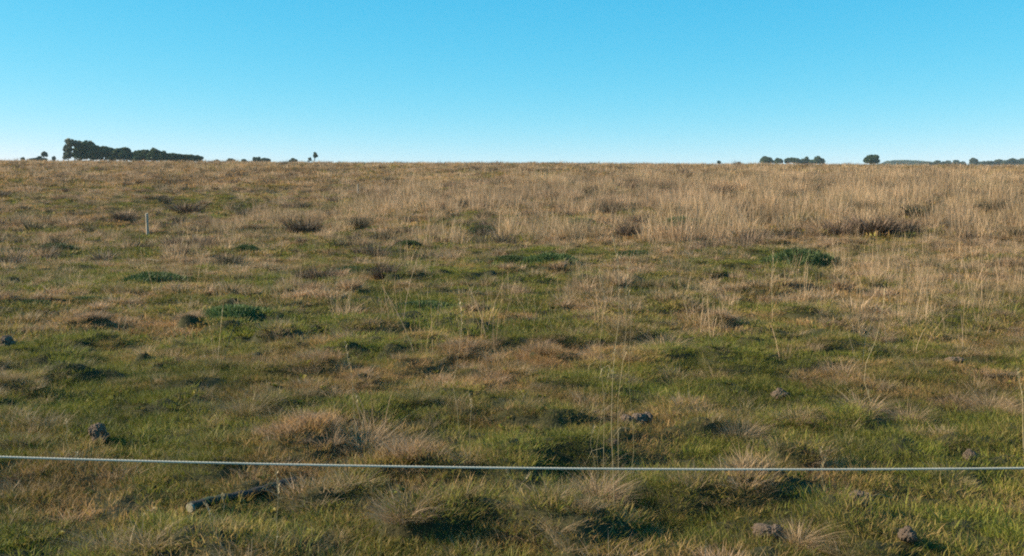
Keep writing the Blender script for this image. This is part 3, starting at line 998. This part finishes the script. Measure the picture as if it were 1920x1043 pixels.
ros = library("rosette", [rosette(i) for i in range(6)])
x, y = sample(4.6, 17, 9)
kk = free(x, y) & (fbm(x, y, .8, 61, 2) > .45); x, y = x[kk], y[kk]
lay("broadleaf_weeds", ros, 6, x, y, RNG.random(len(x)) * .12, .1 + .5 * RNG.random(len(x)), .5, 1.0, "small broad leaved weeds among the short grass", sink=-0.01)

# brown tussocky grass, thickest on the hummocks
for (lib, k, y0, y1, dens, s0, s1) in ((tus_near, 6, 4.6, 16.0, 56, 0.4, 1.2), (tus_far, 5, 16.0, 42.0, 13, 0.45, 1.2),
                                       (tus_far, 5, 42.0, 128.0, 3.6, 0.9, 1.8)):
    x, y = sample(y0, y1, dens)
    kf = free(x, y, True); x, y = x[kf], y[kf]
    u, v, tall, dry, band = cover(x, y)
    hum = hummock(x, y)
    p = 0.12 + 1.0 * dry * (0.25 + 0.75 * hum) + 0.3 * tall
    kk = RNG.random(len(x)) < p
    x, y, dry = x[kk], y[kk], dry[kk]
    lay("tussock_grass", lib, k, x, y, np.clip(dry + 0.15, 0, 1), val_of(x, y, 3) * 0.8, s0, s1, "low brown tussocky grass on the hummocks", sink=0.01)

dome = library("dome_tussock", [tuft_mesh("dome_tussock_%d" % i, M_DRY,
            ((230, 0.24, 0.30, 0.010), dict(lean=.75, curl=.9, rng=rg, seg=2, dome=.55)),
            ((60, 0.30, 0.16, 0.012), dict(lean=1.3, curl=1.2, rng=rg, seg=2))) for i in range(6)])
for (y0, y1, dens, s0, s1) in ((15, 34, 2.0, .40, .95), (34, 116, 1.05, .7, 1.7)):
    x, y = sample(y0, y1, dens)
    u, v, tall, dry, band = cover(x, y)
    p = .15 + .55 * dry + .25 * (v < 470)
    kk = (RNG.random(len(x)) < p * sstep(.38, .60, fbm(x, y, 3.2, 131, 2)) + .12) & free(x, y, True)
    x, y, dry, u, v = x[kk], y[kk], dry[kk], u[kk], v[kk]
    lay("tussock_grass", dome, 6, x, y, np.clip(dry * .6 + .45 + .2 * RNG.normal(0, 1, len(x)), .1, 1),
        np.clip(.10 + .62 * RNG.random(len(x)) ** 1.2 - .1 * (u < 700) * (v < 420), 0, 1), s0, s1, "rounded brown tussocks on the slope", tilt=.1, sink=.02)

lone = library("lone_stalks", [tuft_mesh("lone_stalks_%d" % i, M_DRY,
            ((3 + i % 3, 0.10, 0.55, 0.0022 + .0012 * (i % 2)), dict(lean=0.3, curl=0.3, rng=rg, seg=4, stalk=True))) for i in range(8)])
x, y = sample(11.0, 42.0, 4.0)
u, v, tall, dry, band = cover(x, y)
p = sstep(.50, .72, fbm(x, y, 2.2, 111, 3)) * .55 + .35 * tall + .05
kk = (RNG.random(len(x)) < p) & free(x, y, True)
x, y = x[kk], y[kk]
lay("tall_dry_grass", lone, 8, x, y, np.full(len(x), .95), .5 + .5 * RNG.random(len(x)), .6, 1.3, "thin upright straw stalks scattered through the pasture", tilt=0.07)
x, y = sample(28, 125, 0.42)
u, v, tall, dry, band = cover(x, y)
kk = (RNG.random(len(x)) < 0.40 + .3 * band) & free(x, y, True)
x, y = x[kk], y[kk]
dark_far = library("tussock_dark", [tuft_mesh("tussock_dark_%d" % i, M_SHRUB,
            ((150, 0.26, 0.36, 0.022), dict(lean=.9, curl=.7, rng=rg, seg=2))) for i in range(4)])
lay("tussock_grass", dark_far, 4, x, y, .2 + .8 * RNG.random(len(x)), .2 + .5 * RNG.random(len(x)), .4, 1.25, "dark brown tussocks dotted through the far dry grass")

# tall straw-coloured grass
for (lib, k, y0, y1, dens, s0, s1, pw) in ((tall_near, 6, 5.0, 32.0, 6, 0.7, 1.35, 1.5), (tall_far, 6, 32.0, 75.0, 2.9, 0.65, 1.3, 1.5),
                                       (tall_vfar, 5, 70.0, 132.0, 1.4, 0.7, 1.15, 1.2)):
    x, y = sample(y0, y1, dens)
    kf = free(x, y, True); x, y = x[kf], y[kf]
    u, v, tall, dry, band = cover(x, y)
    nz = fbm(x, y, 0.9 if y1 < 35 else 1.9, 91, 3)
    p = np.clip(tall * (0.06 + 1.45 * sstep(0.38, 0.62, nz)), 0, 1) ** pw
    kk = RNG.random(len(x)) < p
    x, y = x[kk], y[kk]
    d = np.clip(0.72 + 0.55 * (fbm(x, y, 4.0, 95, 3) - 0.45), 0, 1)
    lay("tall_dry_grass", lib, k, x, y, d, np.clip(val_of(x, y, 6) + 0.12, 0, 1), s0, s1, "tall straw coloured grass standing in the pasture", tilt=0.08,
        hs=1 + .22 * sstep(104, 78, y) * sstep(1000, 1500, project(x, y, macro(x, y))[0]) * (.5 + fbm(x, y, 2.2, 151, 2)))


# ------------------------------------------------------------------ the wire: three strands twisted together
YW = 1.36
us = [0, 350, 700, 1000, 1300, 1600, 1920]; vs_ = [857, 866.5, 874, 878.5, 880.3, 880.3, 878]
cx_, cz_ = [], []
for u, v in zip(us, vs_):
    d = ray(u, v); t_ = YW / d[1]; cx_.append(d[0] * t_); cz_.append(EYE + d[2] * t_)
pf = np.polyfit(cx_, cz_, 2)
xs = np.arange(-9, 9, 0.003)
zc = np.where(np.abs(xs) < 0.8, np.polyval(pf, xs), 0)
dl = np.polyval(np.polyder(pf), -0.8); dr_ = np.polyval(np.polyder(pf), 0.8)
zc = np.where(xs <= -0.8, np.polyval(pf, -0.8) + dl * (xs + .8), zc)
zc = np.where(xs >= 0.8, np.polyval(pf, 0.8) + dr_ * (xs - .8), zc)
root = bpy.data.objects.new("fence_wire", None); C.objects.link(root); root.location = (0, YW, 0)
tag(root, "pale twisted fence wire stretched across the whole foreground", "fence wire")
for k in range(3):
    ph = xs / 0.014 * 2 * np.pi + k * 2.0944
    P = np.stack([xs, 0.0008 * np.cos(ph), zc + 0.0008 * np.sin(ph)], 1)
    n = len(P); th = np.arange(5) / 5 * 2 * np.pi
    V = P[:, None, :] + np.stack([np.zeros(5), np.cos(th), np.sin(th)], 1)[None] * 0.0009
    ii = np.arange(n - 1)[:, None] * 5 + np.arange(5)[None]; jj = np.arange(n - 1)[:, None] * 5 + ((np.arange(5) + 1) % 5)[None]
    Q = np.stack([ii, jj, jj + 5, ii + 5], -1).reshape(-1, 4)
    link("strand", mesh("wire_strand", V.reshape(-1, 3), Q, [M_WIRE], smooth=True), root)


# ------------------------------------------------------------------ trees on and beyond the skyline
def tree(u, vtop, wpx, dist, label, group, kind="round", pale=False, seed=1, vbase=304, airy=0.0, lean=0.0, cat="tree"):
    r_ = np.random.default_rng(500 + seed)
    d = ray(u, vtop); t_ = dist / d[1]
    x = d[0] * t_; ztop = EYE + d[2] * t_
    zg = float(macro(x, dist))
    H = ztop - zg
    d2 = ray(u, vbase); zvis = EYE + d2[2] * dist / d2[1]
    W2 = wpx / F * dist / 2
    ch0 = {"round": max(0.12, (zvis - zg) / H * .75), "umbrella": 0.60, "tall": .45, "dome": .34, "flat": max(.1, (zvis - zg) / H * .7)}[kind]
    root = bpy.data.objects.new(cat, None); C.objects.link(root); root.location = (x, dist, zg)
    tag(root, label, "tree" if cat.endswith("tree") else "bush", group)
    if group.startswith("trees of the dark"):
        W2 *= 1.18
    rt = max(.10, H * .022)
    cz = H * (ch0 + 1) / 2; ch = H * (1 - ch0) / 2
    n = 8
    pts = [(lean * H * (i / (n - 1)) ** 2 + .1 * math.sin(i), 0.08 * math.sin(2 * i), -0.4 + (cz + .4) * i / (n - 1)) for i in range(n)]
    V, Q = tube(pts, [rt * (1.25 - .8 * i / n) for i in range(n)], 7)
    link("trunk", mesh("tree_trunk", V, Q, [M_TRUNK], smooth=True), root)
    LX = lean * H
    nb = 9
    tips = []
    for k in range(nb):
        a = k * 2.4 + seed; el = r_.uniform(.1, 1.1); q = r_.uniform(.45, .8)
        tip = np.array([LX + math.cos(a) * math.cos(el) * W2 * q, math.sin(a) * math.cos(el) * W2 * q, cz + (math.sin(el) * 1.5 - .55) * ch * q])
        b0 = np.array(pts[4 + k % 4]); mid = (b0 + tip) / 2 + np.array([0, 0, -.1 * ch])
        bp = [b0, (b0 + mid) / 2, mid, tip]
        V, Q = tube(bp, [rt * .45, rt * .35, rt * .25, rt * .1], 5)
        link("limb", mesh("tree_limb", V, Q, [M_TRUNK]), root)
        tips.append(tip)
    # crown: leaf clumps in lobes, leaving gaps
    lobes = []
    nl = int(16 * (1 - .35 * airy))
    for k in range(nl):
        a = r_.random() * 6.28; e = r_.uniform(-.6, 1.0); q = r_.uniform(.35, .80)
        c = np.array([LX + math.cos(a) * math.sqrt(max(0, 1 - e * e)) * W2 * q, math.sin(a) * math.sqrt(max(0, 1 - e * e)) * W2 * q, cz + e * ch * q])
        lobes.append((c, r_.uniform(.30, .46) * (1 - .3 * airy)))
    if airy == 0:
        lobes.append((np.array([LX, 0, cz]), .75))
    per = int(380 * (1 - .75 * airy))
    cs, sz = [], []
    for c, q in lobes:
        dd = r_.normal(0, 1, (per, 3)); dd /= np.linalg.norm(dd, axis=1)[:, None]
        rad = r_.random(per) ** (1 / 2.4)
        p = c + dd * rad[:, None] * np.array([W2 * q, W2 * q, ch * q * 1.05])
        cs.append(p)
    cs = np.concatenate(cs); N = len(cs)
    cs = cs[(cs[:, 2] > 0.05)]; N = len(cs)
    a1 = r_.normal(0, 1, (N, 3)); a1 /= np.linalg.norm(a1, axis=1)[:, None]
    a2 = np.cross(a1, r_.normal(0, 1, (N, 3))); a2 /= np.linalg.norm(a2, axis=1)[:, None]
    ls = (0.14 + .16 * r_.random(N))[:, None] * max(.6, min(2.2, W2 / 2.5)) * (1 - .25 * airy)
    V = np.stack([cs - a1 * ls, cs - a2 * ls * .7, cs + a1 * ls, cs + a2 * ls * .7], 1).reshape(-1, 3)
    Q = np.arange(N * 4).reshape(-1, 4)
    rn = np.repeat(np.clip(r_.normal(.45, .28, N), 0, 1), 4)
    link("crown", mesh("tree_crown", V, Q, [M_LEAF2 if pale else M_LEAF], {"rnd": rn}), root)
    return root


G1 = "trees of the dark grove on the left skyline"
tree(139, 259, 50, 300, "tallest tree at the left end of the grove, airy with gaps showing sky", G1, "dome", True, 1, airy=.72)
tree(128, 285, 24, 305, "small grey bush tree under the left side of the tallest airy tree", G1, "round", True, 2, airy=.6)
tree(168, 265, 46, 300, "broad dark green tree right of the tallest airy tree", G1, "round", False, 3)
tree(190, 271, 42, 305, "very dark tree second from the left in the solid part of the grove", G1, "round", False, 4)
tree(210, 277, 30, 320, "dark tree behind the dip in the left part of the grove", G1, "round", False, 5)
tree(233, 277, 36, 310, "domed green tree in the middle of the grove", G1, "round", False, 6)
tree(253, 282, 34, 315, "low tree filling the middle of the grove", G1, "round", False, 7)
tree(270, 280, 36, 305, "wide green tree right of the middle of the grove", G1, "round", False, 8)
tree(288, 279, 26, 300, "dark rounded tree with the highest top in the right half of the grove", G1, "round", False, 9)
tree(305, 283, 24, 300, "small ball shaped dark tree in the right half of the grove", G1, "round", False, 10)
tree(333, 286, 38, 310, "wide low domed tree near the right end of the grove", G1, "round", False, 11)
tree(358, 290, 26, 315, "small dark tree next to last at the right end of the grove", G1, "round", False, 12)
tree(371, 292, 18, 320, "smallest tree at the right end of the grove", G1, "round", False, 13, airy=.2)
G0 = "small far trees at the left edge of the skyline"
tree(82, 284, 14, 420, "little umbrella topped tree on the far left skyline", G0, "umbrella", True, 14, airy=.1)
tree(74, 293, 26, 430, "pale hazy bush tree below the little umbrella topped tree", G0, "round", True, 15, airy=.5)
tree(42, 293, 10, 430, "tiny pale tree nearest the left edge of the skyline", G0, "round", True, 16, airy=.5)
tree(101, 293, 7, 420, "tiny pointed tree between the umbrella topped tree and the grove", G0, "tall", True, 17)
tree(60, 296, 22, 440, "low pale bush tree between the two tiny trees at far left", G0, "round", True, 18, airy=.4)
G2 = "small far trees right of the grove on the skyline"
tree(406, 299, 12, 480, "first tiny tree right of the grove", G2, "round", True, 19)
tree(433, 297, 16, 480, "second tiny tree right of the grove, pointed", G2, "round", False, 20)
tree(457, 298, 12, 480, "third tiny tree right of the grove", G2, "round", False, 21)
tree(481, 293, 16, 470, "dark round headed tree of the small cluster right of the grove", G2, "round", False, 22)
tree(497, 295, 26, 475, "flat topped tree joined to the round headed tree right of the grove", G2, "flat", False, 23)
tree(550, 297, 17, 480, "flat headed little tree standing alone right of the small cluster", G2, "flat", False, 24)
tree(589, 286, 11, 420, "thin tree with a dark leaning oval head on the skyline", G2, "umbrella", False, 25, lean=.06)
tree(580, 294, 8, 425, "wispy pale sapling left of the thin tree with the oval head", G2, "tall", True, 26, airy=.6)
G3 = "trees of the small grove on the right skyline"
tree(1438, 294, 26, 620, "dark rounded tree at the left end of the right grove", G3, "round", False, 27, 308)
tree(1460, 296, 20, 640, "thin crowned tree second in the right grove", G3, "round", False, 28, 308, .3)
tree(1480, 295, 22, 640, "tree in the middle of the right grove", G3, "round", False, 29, 308, .3)
tree(1496, 294, 24, 635, "highest tree of the right grove", G3, "round", False, 30, 308, .3)
tree(1512, 295, 20, 640, "fifth tree of the right grove", G3, "round", False, 31, 308, .3)
tree(1530, 294, 28, 630, "flat topped dark tree in the right grove with sky below its crown", G3, "round", False, 32, 308, .2)
tree(1544, 298, 8, 640, "wispy last tree at the right end of the right grove", G3, "tall", False, 33, 308, .6)
tree(1634, 289, 34, 450, "large lone round dark tree on the right skyline", "lone trees on the skyline", "round", False, 34, 308)
tree(1348, 301, 8, 500, "tiny bush left of the right grove on the skyline", "lone trees on the skyline", "round", False, 35, 305)
tree(1385, 303, 8, 500, "faintest tiny bush just left of the right grove", "lone trees on the skyline", "round", True, 36, 306)
G4 = "far tree line at the right edge of the skyline"
rr = random.Random(4)
line = [(1742, 303, 24), (1758, 302, 26), (1776, 302, 26), (1793, 301, 18), (1806, 303, 14), (1826, 297, 20), (1842, 302, 16),
        (1857, 301, 18), (1872, 299, 20), (1887, 301, 18), (1901, 297, 24), (1918, 297, 26), (1935, 298, 24)]
what = ["first low tree at the left end", "second low tree from the left end", "third low tree from the left end", "fourth tree from the left end",
        "lowest tree left of the tall one", "tall pointed tree standing out in the middle", "low tree just right of the tall pointed one",
        "low gappy tree third right of the middle", "slightly raised tree left of the last high ones", "low tree before the last high ones",
        "high broad tree near the right edge", "high broad tree at the right edge", "tree just past the right edge"]
for i, (u, vt, w) in enumerate(line):
    tree(u, vt, w, 820 + 10 * (i % 3), what[i] + " of the far tree line", G4, "round", True, 50 + i, 309)
# far-off wood that reads as one mass
r_ = np.random.default_rng(77)
xs_, ys_, zs_, hh_ = [], [], [], []
N = 5200
uu = 1645 + 110 * r_.random(N)
yy = 1150 + 60 * r_.random(N)
xx = (uu - 960) / F * yy
top = (2.6 + 1.2 * vnoise(xx, yy, 9, 3) + .8 * np.sin((uu - 1660) / 20.0)) * sstep(1645, 1660, uu) * sstep(1757, 1735, uu)
zb = macro(xx, yy)
eye_line = EYE + (355 - 308.0) / F * yy
cs = np.stack([xx, yy, eye_line + (top + 1.0) * r_.random(N) - 1.0], 1)
cs[:, 2] = np.where(r_.random(N) < .3, zb + (cs[:, 2] - zb) * r_.random(N), cs[:, 2])
a1 = r_.normal(0, 1, (N, 3)); a1 /= np.linalg.norm(a1, axis=1)[:, None]
a2 = np.cross(a1, r_.normal(0, 1, (N, 3))); a2 /= np.linalg.norm(a2, axis=1)[:, None]
ls = (0.5 + .4 * r_.random(N))[:, None]
V = np.stack([cs - a1 * ls, cs - a2 * ls, cs + a1 * ls, cs + a2 * ls], 1).reshape(-1, 3)
o = link("far_wood", mesh("far_wood", V, np.arange(N * 4).reshape(-1, 4), [M_LEAF2], {"rnd": np.repeat(r_.random(N), 4)}))
tag(o, "low far-off wood on the skyline right of the lone round tree", None, None, "stuff")

# ------------------------------------------------------------------ the hazy air over the land
hm = bpy.data.materials.new("haze_air"); hm.use_nodes = True
ht = hm.node_tree; ht.nodes.clear()
ho = ht.nodes.new("ShaderNodeOutputMaterial"); hv = ht.nodes.new("ShaderNodeVolumePrincipled")
hv.inputs['Color'].default_value = (0.72, 0.93, 1.0, 1)
hv.inputs['Density'].default_value = 0.00015
ht.links.new(hv.outputs[0], ho.inputs['Volume'])
x0, x1, y0, y1, z0, z1 = -1300, 1300, -40, 1500, -8, 42
hb = [(x, y, z) for x in (x0, x1) for y in (y0, y1) for z in (z0, z1)]
o = link("haze", mesh("haze", hb, [(0, 1, 3, 2), (4, 6, 7, 5), (0, 4, 5, 1), (2, 3, 7, 6), (0, 2, 6, 4), (1, 5, 7, 3)], [hm]))
tag(o, "thin blue haze in the air towards the skyline", None, None, "stuff")
